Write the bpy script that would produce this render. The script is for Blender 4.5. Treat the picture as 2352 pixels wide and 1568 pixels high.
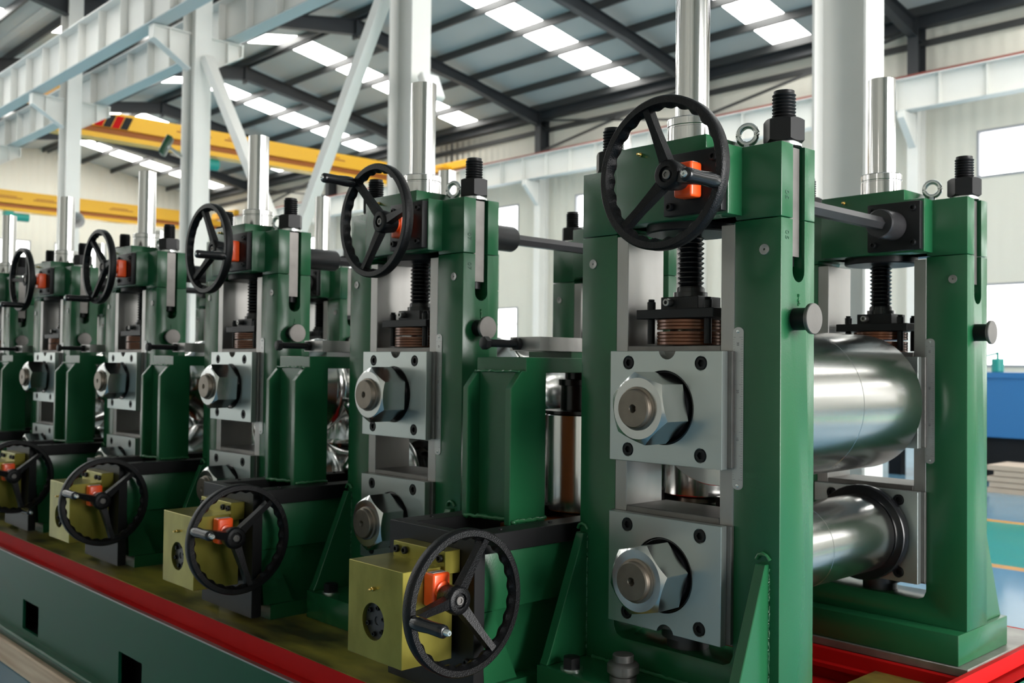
import bpy, bmesh, math, random
from mathutils import Vector, Matrix
random.seed(7)
R_ = math.radians
for o in list(bpy.data.objects): bpy.data.objects.remove(o)
scene = bpy.context.scene
COL = scene.collection

# ------------------------------------------------------------------ camera, world, light
H = 1.63                       # camera height over the hall floor
cam_d = bpy.data.cameras.new('camera'); cam = bpy.data.objects.new('camera', cam_d); COL.objects.link(cam)
yaw, pit, rol = 0.8161, 0.0231, 0.0116
fw = Vector((-math.sin(yaw)*math.cos(pit), math.cos(yaw)*math.cos(pit), math.sin(pit)))
r0 = Vector((math.cos(yaw), math.sin(yaw), 0)); u0 = r0.cross(fw)
rv = r0*math.cos(rol)+u0*math.sin(rol); uv = -r0*math.sin(rol)+u0*math.cos(rol)
M = Matrix((rv, uv, -fw)).transposed().to_4x4(); M.translation = (0, 0, H)
cam.matrix_world = M
cam_d.sensor_width = 36; cam_d.lens = 2288.08/2352*36
cam_d.clip_start = .05; cam_d.clip_end = 300
cam_d.dof.use_dof = True; cam_d.dof.focus_distance = 2.55; cam_d.dof.aperture_fstop = 4.5
scene.camera = cam

world = bpy.data.worlds.new('world'); scene.world = world; world.use_nodes = True
bg = world.node_tree.nodes['Background']; bg.inputs[0].default_value = (1, .99, .975, 1); bg.inputs[1].default_value = 6.0

SKY_E = 12.5                    # translucent roof lights
def area(name, loc, target, sx, sy, power, color):
    l = bpy.data.lights.new(name, 'AREA'); l.shape = 'RECTANGLE'; l.size = sx; l.size_y = sy; l.energy = power; l.color = color
    o = bpy.data.objects.new(name, l); COL.objects.link(o); o.location = loc
    o.rotation_euler = (Vector(target)-Vector(loc)).to_track_quat('-Z', 'Y').to_euler()
    return o
area('door_daylight', (7.75, 4.0, 2.8), (-3, 4.0, 2.6), 5.8, 5.2, 1450, (1, .99, .97))   # daylight through the big gable door
vs = scene.view_settings
vs.view_transform = 'Standard'; vs.look = 'None'; vs.gamma = 1; vs.use_curve_mapping = False; vs.exposure = 0.0

# ------------------------------------------------------------------ materials
MATS = {}
def mat(name, color, rough=.5, metal=0., bump=0., bscale=60., var=0., vscale=6., emit=0., coat=0., stretch=None, rvar=0., spec=.5, aniso=None):
    m = bpy.data.materials.new(name); m.use_nodes = True; nt = m.node_tree; b = nt.nodes['Principled BSDF']
    b.inputs['Base Color'].default_value = (*color, 1); b.inputs['Roughness'].default_value = rough; b.inputs['Metallic'].default_value = metal
    b.inputs['Specular IOR Level'].default_value = spec
    if coat: b.inputs['Coat Weight'].default_value = coat; b.inputs['Coat Roughness'].default_value = .08
    if emit: b.inputs['Emission Color'].default_value = (*color, 1); b.inputs['Emission Strength'].default_value = emit
    if bump or var or rvar:
        tc = nt.nodes.new('ShaderNodeTexCoord'); mp = nt.nodes.new('ShaderNodeMapping'); nt.links.new(tc.outputs['Object'], mp.inputs[0])
        if stretch: mp.inputs['Scale'].default_value = stretch
    if bump:
        n = nt.nodes.new('ShaderNodeTexNoise'); n.inputs['Scale'].default_value = bscale; n.inputs['Detail'].default_value = 3
        nt.links.new(mp.outputs[0], n.inputs[0]); bp = nt.nodes.new('ShaderNodeBump'); bp.inputs['Strength'].default_value = bump; bp.inputs['Distance'].default_value = .002
        nt.links.new(n.outputs['Fac'], bp.inputs['Height']); nt.links.new(bp.outputs[0], b.inputs['Normal'])
    if var or rvar:
        n = nt.nodes.new('ShaderNodeTexNoise'); n.inputs['Scale'].default_value = vscale; n.inputs['Detail'].default_value = 5
        nt.links.new(mp.outputs[0], n.inputs[0])
        if var:
            mx = nt.nodes.new('ShaderNodeMix'); mx.data_type = 'RGBA'
            mx.inputs[6].default_value = (*[max(0, c*(1-var)) for c in color], 1); mx.inputs[7].default_value = (*[min(1, c*(1+var)) for c in color], 1)
            nt.links.new(n.outputs['Fac'], mx.inputs[0]); nt.links.new(mx.outputs[2], b.inputs['Base Color'])
        if rvar:
            mr = nt.nodes.new('ShaderNodeMapRange'); mr.inputs[1].default_value = .3; mr.inputs[2].default_value = .7
            mr.inputs[3].default_value = max(0, rough-rvar); mr.inputs[4].default_value = rough+rvar
            nt.links.new(n.outputs['Fac'], mr.inputs[0]); nt.links.new(mr.outputs[0], b.inputs['Roughness'])
    MATS[name] = m; return m
def two_tone(name, c1, c2, scale, lo, hi, rough=.4, metal=0., stretch=None, detail=6., bump=0.):
    m = bpy.data.materials.new(name); m.use_nodes = True; nt = m.node_tree; b = nt.nodes['Principled BSDF']
    b.inputs['Roughness'].default_value = rough; b.inputs['Metallic'].default_value = metal
    tc = nt.nodes.new('ShaderNodeTexCoord'); mp = nt.nodes.new('ShaderNodeMapping'); nt.links.new(tc.outputs['Object'], mp.inputs[0])
    if stretch: mp.inputs['Scale'].default_value = stretch
    n = nt.nodes.new('ShaderNodeTexNoise'); n.inputs['Scale'].default_value = scale; n.inputs['Detail'].default_value = detail; nt.links.new(mp.outputs[0], n.inputs[0])
    cr = nt.nodes.new('ShaderNodeValToRGB'); cr.color_ramp.elements[0].position = lo; cr.color_ramp.elements[1].position = hi
    cr.color_ramp.elements[0].color = (*c1, 1); cr.color_ramp.elements[1].color = (*c2, 1)
    nt.links.new(n.outputs['Fac'], cr.inputs[0]); nt.links.new(cr.outputs[0], b.inputs['Base Color'])
    if bump:
        bp = nt.nodes.new('ShaderNodeBump'); bp.inputs['Strength'].default_value = bump; bp.inputs['Distance'].default_value = .003
        nt.links.new(n.outputs['Fac'], bp.inputs['Height']); nt.links.new(bp.outputs[0], b.inputs['Normal'])
    MATS[name] = m; return m

mat('green', (.011, .088, .033), .25, bump=.10, bscale=220, var=.10, vscale=3, spec=.45)
mat('green_weld', (.022, .12, .045), .2, bump=.9, bscale=90)
mat('green_dark', (.006, .05, .02), .4)
mat('black', (.006, .006, .0065), .42, var=.3, vscale=20, spec=.25)
mat('black_gloss', (.004, .004, .0045), .36, bump=.6, bscale=260, spec=.2)
mat('black_plain', (.006, .006, .007), .22, spec=.4)
mat('gunmetal', (.045, .043, .045), .36, metal=.55, var=.25, vscale=14)
mat('zinc', (.44, .475, .455), .33, metal=.9, var=.06, vscale=3)
mat('steel', (.33, .32, .305), .38, metal=.9, var=.22, vscale=14, rvar=.1, stretch=(1, 1, .35))
mat('steel_dark', (.17, .16, .15), .42, metal=.85, var=.3, vscale=16)
mat('nut_steel', (.56, .57, .56), .2, metal=1., rvar=.05, vscale=12)
mat('nut_face', (.52, .55, .53), .42, metal=.85)
mat('spindle', (.19, .16, .128), .4, metal=.9, var=.25, vscale=25)
mat('chrome', (.60, .59, .58), .13, metal=1., var=.22, vscale=5, stretch=(22, 22, .02))
mat('roll', (.62, .61, .59), .19, metal=1., var=.04, vscale=3)
mat('roll_v', (.70, .69, .67), .16, metal=1., rvar=.04, vscale=4, stretch=(14, 14, .5))
mat('galvanised', (.62, .64, .62), .26, metal=.9)
mat('copper', (.13, .042, .016), .28, metal=.4, coat=.25)
mat('brass', (.75, .5, .16), .2, metal=1.)
two_tone('chromate', (.18, .155, .02), (.36, .32, .07), 7, .3, .75, rough=.3, metal=.75, stretch=(1, 1, .6))
two_tone('bed_top', (.07, .058, .028), (.50, .41, .07), 2.6, .36, .68, rough=.33, metal=.35, stretch=(1, 2.2, 1))
two_tone('bed_steel', (.16, .15, .13), (.34, .33, .30), 5, .35, .7, rough=.4, metal=.6)
mat('orange', (.85, .085, .012), .33, coat=.2)
mat('label_grey', (.35, .34, .33), .4)
mat('ink', (.02, .02, .022), .5)
mat('stamp', (.012, .06, .03), .6)
mat('red', (.46, .006, .006), .55, var=.12, vscale=5, spec=.1)
mat('primer', (.36, .10, .012), .5, var=.2, vscale=6)
mat('silver_ruler', (.42, .42, .41), .38, metal=.8)
two_tone('bed_side', (.007, .085, .042), (.075, .06, .015), 1.1, .5, .82, rough=.3, stretch=(.5, 1, 1.6))
MATS['bed_side'].node_tree.nodes['Principled BSDF'].inputs['Specular IOR Level'].default_value = .12
two_tone('timber', (.60, .43, .30), (.80, .65, .50), 5, .3, .7, rough=.75, stretch=(.35, 6, 8), bump=.3)
mat('white_paint', (.76, .75, .71), .42, var=.05, vscale=2)
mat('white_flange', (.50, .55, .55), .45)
mat('rail_red', (.22, .05, .035), .6)
mat('rafter', (.025, .028, .032), .5)
mat('purlin', (.035, .036, .036), .5)
mat('roof_sheet', (.43, .44, .42), .5, var=.06, vscale=.8)
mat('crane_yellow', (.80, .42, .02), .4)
mat('crane_shade_print', (.36, .11, .01), .5)  # orange-brown: shade painted onto the yellow girder web; lettering shares it
mat('window_frame', (.30, .31, .33), .5)
mat('blue_machine', (.035, .17, .42), .35)
mat('blue_pale', (.08, .3, .62), .4)
mat('hollow_shade', (.008, .008, .01), .7)  # near-black stand-in for shade in the bed holes and under the table
mat('teal', (.02, .30, .25), .4)
mat('pallet', (.52, .42, .33), .8)
mat('rag', (.75, .70, .64), .9)
mat('lamp_glass', (.7, .72, .72), .2)
mat('skylight', (1, .985, .94), .6, emit=SKY_E)
def corrugated(name, color, axis, pitch):
    m = bpy.data.materials.new(name); m.use_nodes = True; nt = m.node_tree; b = nt.nodes['Principled BSDF']
    b.inputs['Base Color'].default_value = (*color, 1); b.inputs['Roughness'].default_value = .55
    tc = nt.nodes.new('ShaderNodeTexCoord'); w = nt.nodes.new('ShaderNodeTexWave'); w.bands_direction = axis; w.inputs['Scale'].default_value = .314/pitch/1.0
    w.wave_profile = 'SIN'; nt.links.new(tc.outputs['Object'], w.inputs[0])
    bp = nt.nodes.new('ShaderNodeBump'); bp.inputs['Strength'].default_value = .5; bp.inputs['Distance'].default_value = .02
    nt.links.new(w.outputs['Fac'], bp.inputs['Height']); nt.links.new(bp.outputs[0], b.inputs['Normal'])
    MATS[name] = m
corrugated('wall_x', (.66, .64, .56), 'X', .3)
corrugated('wall_y', (.66, .64, .56), 'Y', .3)
def glass():
    m = bpy.data.materials.new('window_glass'); m.use_nodes = True; nt = m.node_tree; nt.nodes.remove(nt.nodes['Principled BSDF'])
    out = nt.nodes['Material Output']; t = nt.nodes.new('ShaderNodeBsdfTransparent'); g = nt.nodes.new('ShaderNodeBsdfGlossy'); mx = nt.nodes.new('ShaderNodeMixShader')
    g.inputs['Roughness'].default_value = .05; mx.inputs[0].default_value = .08
    nt.links.new(t.outputs[0], mx.inputs[1]); nt.links.new(g.outputs[0], mx.inputs[2]); nt.links.new(mx.outputs[0], out.inputs[0]); MATS['window_glass'] = m
glass()
def floor_mat():
    m = bpy.data.materials.new('epoxy_floor'); m.use_nodes = True; nt = m.node_tree; b = nt.nodes['Principled BSDF']
    b.inputs['Roughness'].default_value = .13
    tc = nt.nodes.new('ShaderNodeTexCoord'); sp = nt.nodes.new('ShaderNodeSeparateXYZ'); nt.links.new(tc.outputs['Object'], sp.inputs[0])
    cr = nt.nodes.new('ShaderNodeValToRGB'); cr.color_ramp.interpolation = 'CONSTANT'
    mr = nt.nodes.new('ShaderNodeMapRange'); mr.inputs[1].default_value = 0; mr.inputs[2].default_value = 20
    nt.links.new(sp.outputs['Y'], mr.inputs[0]); nt.links.new(mr.outputs[0], cr.inputs[0])
    blue = (.11, .25, .36, 1); green = (.045, .32, .23, 1); line = (.75, .36, .05, 1)
    e = cr.color_ramp.elements
    e[0].position = 0; e[0].color = blue; e[1].position = 8.56/20; e[1].color = line
    for p, c in ((8.74/20, green), (11.1/20, line), (11.28/20, blue)):
        q = e.new(p); q.color = c
    nt.links.new(cr.outputs[0], b.inputs['Base Color'])
    n = nt.nodes.new('ShaderNodeTexNoise'); n.inputs['Scale'].default_value = 1.2; nt.links.new(tc.outputs['Object'], n.inputs[0])
    m2 = nt.nodes.new('ShaderNodeMapRange'); m2.inputs[3].default_value = .08; m2.inputs[4].default_value = .24; nt.links.new(n.outputs['Fac'], m2.inputs[0]); nt.links.new(m2.outputs[0], b.inputs['Roughness'])
    MATS['epoxy_floor'] = m
floor_mat()

# ------------------------------------------------------------------ mesh helpers
AX = {'X': Matrix(((0, 0, 1), (1, 0, 0), (0, 1, 0))), 'Y': Matrix(((1, 0, 0), (0, 0, 1), (0, -1, 0))).transposed().transposed(), 'Z': Matrix.Identity(3)}
AX['-Y'] = Matrix(((1, 0, 0), (0, 0, -1), (0, 1, 0)))      # local z -> -Y, local y -> Z, local x -> X
AX['Y'] = Matrix(((-1, 0, 0), (0, 0, 1), (0, 1, 0)))       # local z -> +Y
AX['-Z'] = Matrix(((1, 0, 0), (0, -1, 0), (0, 0, -1)))
class MB:
    def __init__(s): s.bm = bmesh.new(); s.mi = 0
    def _face(s, vs):
        try:
            f = s.bm.faces.new(vs); f.material_index = s.mi; return f
        except ValueError: return None
    def box(s, x0, x1, y0, y1, z0, z1):
        v = [s.bm.verts.new(p) for p in ((x0, y0, z0), (x1, y0, z0), (x1, y1, z0), (x0, y1, z0), (x0, y0, z1), (x1, y0, z1), (x1, y1, z1), (x0, y1, z1))]
        for q in ((0, 3, 2, 1), (4, 5, 6, 7), (0, 1, 5, 4), (1, 2, 6, 5), (2, 3, 7, 6), (3, 0, 4, 7)): s._face([v[i] for i in q])
        return s
    def prism(s, poly, a0, a1, axis='Y'):
        # poly points in the two remaining axes: Y -> (x,z), X -> (y,z), Z -> (x,y)
        mk = {'Y': lambda p, a: (p[0], a, p[1]), 'X': lambda p, a: (a, p[0], p[1]), 'Z': lambda p, a: (p[0], p[1], a)}[axis]
        A = [s.bm.verts.new(mk(p, a0)) for p in poly]; B = [s.bm.verts.new(mk(p, a1)) for p in poly]
        s._face(A); s._face(B[::-1]); n = len(poly)
        for i in range(n): s._face([A[i], B[i], B[(i+1) % n], A[(i+1) % n]])
        return s
    def rings(s, rings, close0=True, close1=True, loop=False):
        V = [[s.bm.verts.new(p) for p in r] for r in rings]; n = len(V[0])
        for a, b in zip(V, V[1:] + ([V[0]] if loop else [])):
            for i in range(n): s._face([a[i], a[(i+1) % n], b[(i+1) % n], b[i]])
        if not loop:
            if close0: s._face(V[0][::-1])
            if close1: s._face(V[-1])
        return s
    def lathe(s, prof, axis='Z', c=(0, 0, 0), n=32, close0=True, close1=True, loop=False):
        Mx = AX[axis]; c = Vector(c); rr = []
        for (r, h) in prof:
            rr.append([c + Mx @ Vector((max(r, 1e-5)*math.cos(2*math.pi*i/n), max(r, 1e-5)*math.sin(2*math.pi*i/n), h)) for i in range(n)])
        return s.rings(rr, close0, close1, loop)
    def cyl(s, r, h0, h1, axis='Z', c=(0, 0, 0), n=24, ch=0.):
        if ch: p = [(r-ch, h0), (r, h0+ch), (r, h1-ch), (r-ch, h1)] if h1 > h0 else [(r-ch, h0), (r, h0-ch), (r, h1+ch), (r-ch, h1)]
        else: p = [(r, h0), (r, h1)]
        return s.lathe(p, axis, c, n)
    def tube(s, path, r, n=10, closed=False):
        P = [Vector(p) for p in path]; rr = []
        for i, p in enumerate(P):
            a = P[i-1] if (i > 0 or closed) else p; b = P[(i+1) % len(P)] if (i < len(P)-1 or closed) else p
            t = (b-a).normalized(); q = t.to_track_quat('Z', 'Y')
            rad = r[i] if isinstance(r, (list, tuple)) else r
            rr.append([p + q @ Vector((rad*math.cos(2*math.pi*k/n), rad*math.sin(2*math.pi*k/n), 0)) for k in range(n)])
        return s.rings(rr, loop=closed)
    def bar(s, a, b, w, h, up=(0, 0, 1)):
        a, b = Vector(a), Vector(b); t = (b-a).normalized(); x = t.cross(Vector(up)).normalized(); y = x.cross(t)
        f = lambda p: [p + x*(w/2)*i + y*(h/2)*j for i, j in ((-1, -1), (1, -1), (1, 1), (-1, 1))]
        return s.rings([f(a), f(b)])
    def hexnut(s, ap, h0, h1, axis='Z', c=(0, 0, 0), rot=0., ch0=True, ch1=True, hole=0., face=.95):
        n = 48; Mx = AX[axis]; c = Vector(c); k = math.tan(R_(30))
        def hr(t):
            a = (t - rot) % (math.pi/3) - math.pi/6
            return ap/math.cos(a)
        T = [2*math.pi*i/n + rot for i in range(n)]
        def ring(fr, fh): return [c + Mx @ Vector((fr(t)*math.cos(t), fr(t)*math.sin(t), fh(t))) for t in T]
        cr = ap*face; sg = 1 if h1 > h0 else -1; rr = []
        if ch0: rr += [ring(lambda t: cr, lambda t: h0), ring(hr, lambda t: h0+sg*(hr(t)-cr)*k)]
        else: rr += [ring(hr, lambda t: h0)]
        if ch1: rr += [ring(hr, lambda t: h1-sg*(hr(t)-cr)*k), ring(lambda t: cr, lambda t: h1)]
        else: rr += [ring(hr, lambda t: h1)]
        return s.rings(rr)
    def socket(s, r, h0, h1, axis='Z', c=(0, 0, 0), key=.5):
        n = 24; Mx = AX[axis]; c = Vector(c); sg = 1 if h1 > h0 else -1
        cir = lambda rad, h: [c + Mx @ Vector((rad*math.cos(2*math.pi*i/n), rad*math.sin(2*math.pi*i/n), h)) for i in range(n)]
        def hx(h):
            out = []
            for i in range(n):
                t = 2*math.pi*i/n; a = t % (math.pi/3) - math.pi/6; q = r*key/math.cos(a); out.append(c + Mx @ Vector((q*math.cos(t), q*math.sin(t), h)))
            return out
        d = abs(h1-h0)*.6
        return s.rings([cir(r, h0), cir(r, h1-sg*r*.12), cir(r*.88, h1), hx(h1), hx(h1-sg*d)])
    def thread(s, r, h0, h1, pitch, axis='Z', c=(0, 0, 0), n=24, depth=.12):
        p = []; h = h0; d = r*depth; sg = 1 if h1 > h0 else -1; p.append((r-d, h0))
        while (h1-h)*sg > pitch:
            p += [(r, h+sg*pitch*.35), (r, h+sg*pitch*.5), (r-d, h+sg*pitch*.85)]; h += sg*pitch
        p += [(r-d, h1)]
        return s.lathe(p, axis, c, n)
    def bevel(s, w, seg=2, ang=30):
        bmesh.ops.recalc_face_normals(s.bm, faces=s.bm.faces)
        E = [e for e in s.bm.edges if len(e.link_faces) == 2 and e.calc_face_angle(0) > R_(ang)]
        bmesh.ops.bevel(s.bm, geom=E, offset=w, segments=seg, affect='EDGES', profile=.5, clamp_overlap=True)
        return s
    def mesh(s, name, mats, sharp=32):
        bmesh.ops.recalc_face_normals(s.bm, faces=s.bm.faces)
        m = bpy.data.meshes.new(name); s.bm.to_mesh(m); s.bm.free()
        for k in ([mats] if isinstance(mats, str) else mats): m.materials.append(MATS[k])
        m.polygons.foreach_set('use_smooth', [True]*len(m.polygons)); m.set_sharp_from_angle(angle=R_(sharp))
        return m
def boolean(m, cutters):
    a = bpy.data.objects.new('tmp', m); COL.objects.link(a); tmp = []
    for c in cutters:
        o = bpy.data.objects.new('tmpc', c); COL.objects.link(o); tmp.append(o)
        md = a.modifiers.new('b', 'BOOLEAN'); md.operation = 'DIFFERENCE'; md.solver = 'EXACT'; md.object = o
    dg = bpy.context.evaluated_depsgraph_get(); r = bpy.data.meshes.new_from_object(a.evaluated_get(dg)); nm = m.name
    for o in tmp + [a]: bpy.data.objects.remove(o)
    r.name = nm; r.polygons.foreach_set('use_smooth', [True]*len(r.polygons)); r.set_sharp_from_angle(angle=R_(32))
    return r
def text_mesh(txt, size, ext, mname):
    cu = bpy.data.curves.new('t', 'FONT'); cu.body = txt; cu.size = size; cu.extrude = ext; cu.align_x = 'CENTER'; cu.align_y = 'CENTER'; cu.space_character = 1.15
    o = bpy.data.objects.new('t', cu); COL.objects.link(o); dg = bpy.context.evaluated_depsgraph_get(); m = bpy.data.meshes.new_from_object(o.evaluated_get(dg))
    bpy.data.objects.remove(o); m.materials.clear(); m.materials.append(MATS[mname]); return m
def part(name, mesh, parent=None, loc=(0, 0, 0), mw=None, label=None):
    o = bpy.data.objects.new(name, mesh); COL.objects.link(o)
    if parent is not None: o.parent = parent
    if mw is not None: o.matrix_basis = mw
    else: o.location = loc
    if label: o['label'] = label
    return o
def empty(name, loc=(0, 0, 0)):
    o = bpy.data.objects.new(name, None); COL.objects.link(o); o.location = loc; o.empty_display_size = .1; return o
def tag(o, label=None, cat=None, group=None, kind=None):
    for k, v in (('label', label), ('category', cat), ('group', group), ('kind', kind)):
        if v: o[k] = v
    return o
def copy_tree(o, parent=None):
    c = o.copy(); COL.objects.link(c); c.parent = parent
    for ch in list(o.children): copy_tree(ch, c)
    return c
def base_at(root, b):
    for ch in root.children: ch.location = Vector(ch.location) - Vector(b)
    root['_b'] = list(b)
def F(mx3, loc): m = mx3.to_4x4(); m.translation = loc; return m
def T(x, y, z): return Matrix.Translation((x, y, z))

# ------------------------------------------------------------------ mill dimensions (x along the row, y across it, z relative to the lens)
X0, Y0, PITCH, REAR = -1.399, 2.2684, 1.2676, 1.1627
XC, DEP, BED = -.349, .167, -.985
YC = DEP/2
# shared small meshes ------------------------------------------------
def sm_socket(r, h, m='black'): return MB().socket(r, 0, h).mesh('cap_screw', m)
screw_L = sm_socket(.0182, .013); screw_M = sm_socket(.011, .010); screw_S = sm_socket(.007, .008)
screw_tall = sm_socket(.0125, .022)
def hexbolt():
    b = MB(); b.mi = 1; b.cyl(.033, 0, .005, n=32); b.mi = 0; b.hexnut(.0235, .005, .036, rot=.2, ch0=False); return b.mesh('hex_bolt', ['black', 'galvanised'])
HEXB = hexbolt()
def weld_mesh(pts, r=.007):
    P = []
    for i, p in enumerate(pts): P.append(Vector(p))
    rad = [r*(.75+.5*random.random()) for _ in P]
    return MB().tube(P, rad, 8).mesh('weld_bead', 'green_weld', 80)
def wave_path(a, b, n, amp=.0018):
    a, b = Vector(a), Vector(b)
    return [a.lerp(b, i/(n-1)) + Vector([random.uniform(-amp, amp) for _ in range(3)]) for i in range(n)]

# handwheel: local +z points out of the machine, hub face at z=0, rim a little in front
def wheel_mesh():
    b = MB(); n = 144; Ro, Ri = .2, .1765
    rr = []
    for i in range(n):
        t = 2*math.pi*i/n; k = .5+.5*math.cos(26*t); g = k**.8*.0065
        prof = [(Ro-.004, .034), (Ro, .030), (Ro, .004), (Ro-.004, 0), (Ri+.006+g*.5, -.001), (Ri-.002-g, .006), (Ri-.003-g, .018), (Ri+.002, .028), (Ri+.003, .034)]
        rr.append([Vector((r*math.cos(t), r*math.sin(t), h)) for r, h in prof])
    b.rings(rr, loop=True)
    for k in range(3):
        t = R_(120*k); d = Vector((math.cos(t), math.sin(t), 0)); p = Vector((-math.sin(t), math.cos(t), 0)); up = Vector((0, 0, 1)); q = []
        for rad, w, h0, h1 in ((.02, .019, -.028, -.004), (.05, .0165, -.024, .001), (.12, .013, -.008, .014), (.182, .0125, .004, .028)):
            q.append([d*rad - p*w + up*h0, d*rad + p*w + up*h0, d*rad + p*(w-.003) + up*h1, d*rad - p*(w-.003) + up*h1])
        b.rings(q)
    b.lathe([(.026, -.062), (.034, -.06), (.039, -.03), (.041, -.012), (.038, 0), (.034, .003), (.021, .003), (.019, -.004), (.001, -.004)], n=40)
    return b.mesh('handwheel', 'black_gloss', 45)
WHEEL = wheel_mesh()
def handle_mesh():
    return MB().lathe([(.012, 0), (.014, .004), (.0185, .012), (.019, .035), (.0165, .075), (.0175, .118), (.017, .128), (.0145, .132), (.009, .133), (.009, .129)], n=24).mesh('handle', 'black_plain', 50)
HANDLE = handle_mesh()
TIP = MB().lathe([(.0085, .122), (.0085, .136), (.006, .1385), (.003, .1385), (.003, .134)], n=20).mesh('handle_screw', 'galvanised', 40)
TIP_L = MB().lathe([(.0085, .122), (.0085, .148), (.006, .151), (.003, .151), (.003, .142)], n=20).mesh('handle_screw', 'galvanised', 40)
HUBS = MB().socket(.013, -.004, .0015).mesh('hub_screw', 'steel_dark')
def add_wheel(root, name, loc, axis, ang, long_tip=False):
    w = part(name, WHEEL, root, mw=F(AX[axis] @ Matrix.Rotation(R_(ang), 3, 'Z'), loc))
    part('handle', HANDLE, w, loc=(.188, 0, .03)); part('handle_screw', TIP_L if long_tip else TIP, w, loc=(.188, 0, .03)); part('hub_screw', HUBS, w)
    return w
def counter_mesh():
    b = MB().box(-.03, .03, -.047, .047, 0, .048).bevel(.007, 3)
    b.mi = 1; b.box(-.024, .024, .026, .0478, .012, .036)
    b.mi = 0; b.lathe([(.026, .044), (.026, .056), (.022, .058)], n=28)
    return b.mesh('position_counter', ['orange', 'label_grey'])
COUNTER = counter_mesh()

# ------------------------------------------------------------------ one housing (front profile open at the top), shared by both sides
def housing_mesh():
    zt, wb = .392, -.80; c = .03
    poly = [(-.698, -.882), (0, -.882), (0, zt), (-.141, zt), (-.141, wb+c), (-.141-c*.3, wb+c*.3), (-.141-c, wb), (-.557+c, wb), (-.557+c*.3, wb+c*.3), (-.557, wb+c), (-.557, zt), (-.698, zt)]
    m = MB().prism(poly, 0, DEP).bevel(.0025, 2, 40).mesh('housing', 'green')
    cut = []
    for s in (0, 1):
        x0, x1 = (-.075, .02) if s == 0 else (-.718, -.623)
        b = MB().box(x0, x1, .0555, .1145, .2555, .5); b2 = MB().cyl(.0295, x0, x1, 'X', (0, .085, .2555), 24)
        cut += [b.mesh('c', 'green'), b2.mesh('c', 'green')]
    return boolean(m, cut)
HOUSING = housing_mesh()
def cap_mesh():
    poly = [(-.698, .394), (-.56, .394), (-.557, .405), (-.141, .405), (-.138, .394), (0, .394), (0, .59), (-.698, .59)]
    m = MB().prism(poly, 0, DEP).bevel(.0025, 2, 40).mesh('cap', 'green')
    cut = []
    for s in (0, 1):
        x0, x1 = (-.075, .02) if s == 0 else (-.718, -.623)
        cut.append(MB().box(x0, x1, .0555, .1145, .3, .7).mesh('c', 'green'))
    m = boolean(m, cut)
    b = MB(); b.bm.from_mesh(m)
    b2 = MB(); b2.prism([(-.509, .405), (-.12, .405), (-.12, .59), (-.191, .59), (-.191, .628), (-.509, .628)], -.064, .1).bevel(.003, 2, 40)
    b3 = MB(); b3.box(-.507, -.193, .08, .205, .42, .6275).bevel(.003, 2)
    for q in (b2, b3):
        t = bpy.data.meshes.new('t'); bmesh.ops.recalc_face_normals(q.bm, faces=q.bm.faces); q.bm.to_mesh(t); b.bm.from_mesh(t)
    return b.mesh('cap', 'green')
CAP = cap_mesh()
STUD = MB().cyl(.0275, -.32, -.02, n=28).thread(.0315, -.02, .152, .0092, n=28, depth=.13).mesh('anchor_stud', 'black')
def stud_nut(): return MB().hexnut(.0475, .012, .075, rot=.35, face=.97).mesh('anchor_nut', 'black')
STUDNUT = stud_nut()
STUDWASH = MB().cyl(.047, 0, .007, n=32).cyl(.041, .007, .012, n=32).mesh('anchor_washer', 'galvanised')
SHANKLINER = MB().box(-.026, .022, -.012, .006, -.29, 0).mesh('stud_flat', 'steel_dark')
def eye():
    b = MB(); P = [(.026*math.cos(2*math.pi*i/36), 0, .052+.026*math.sin(2*math.pi*i/36)) for i in range(36)]
    b.tube(P, .0088, 12, closed=True); b.lathe([(.02, 0), (.02, .006), (.014, .014), (.012, .024)], n=24); return b.mesh('eye_bolt', 'galvanised', 60)
EYE = eye()
LIFT = MB().cyl(.049, 0, .434, n=72).mesh('lift_post', 'chrome', 40)
COLLAR = MB().lathe([(.071, 0), (.072, .002), (.072, .058), (.0705, .06), (.0705, .064), (.072, .066), (.072, .085), (.070, .088), (.052, .088)], n=48).mesh('collar', 'chrome', 25)
PLUG = MB().lathe([(.0145, 0), (.0145, .003), (.0135, .0035), (.003, .002), (.0028, -.004)], n=28).mesh('plug', 'steel')
GPLATE = MB().box(-.095, .095, 0, .168, 0, .025).bevel(.002, 2).mesh('gear_plate', 'black')
NIPPLE = MB().lathe([(.006, 0), (.006, .006), (.0035, .008), (.005, .014), (.003, .019)], n=12).mesh('grease_nipple', 'brass')
LINER = MB().box(-.022, .022, 0, DEP, -.745, .385).bevel(.0015, 1).mesh('liner', 'steel')
FLANGE = MB().lathe([(.128, 0), (.128, -.02), (.124, -.024), (.05, -.024)], n=48).mesh('screw_flange', 'black')
SPINDLE = MB().thread(.039, .222, .39, .0142, n=32, depth=.2).lathe([(.049, .2), (.049, .214), (.041, .215), (.041, .226)], n=32).mesh('screw_spindle', 'black_plain')
CLAMP = MB().box(-.136, .136, .004, .163, .137, .164).bevel(.0015, 1).mesh('clamp_plate', 'black')
CBLOCK = MB().box(-.066, .066, .03, .14, .164, .2).bevel(.0015, 1).mesh('spindle_block', 'black')
DISC = MB().lathe([(.05, 0), (.0935, 0), (.095, .0015), (.095, .0077), (.0935, .0092), (.05, .0092)], n=48, loop=True).mesh('spring_disc', 'copper')
TIEROD = MB().cyl(.011, -.1, -.03, n=20).thread(.0095, -.03, .03, .003, n=20).cyl(.0115, 0.0, .006, n=20).mesh('tie_rod', 'black')
KNOB = MB().lathe([(.029, 0), (.029, .040), (.032, .043), (.0405, .046), (.0405, .054), (.039, .056), (.001, .0562)], n=40)
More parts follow.
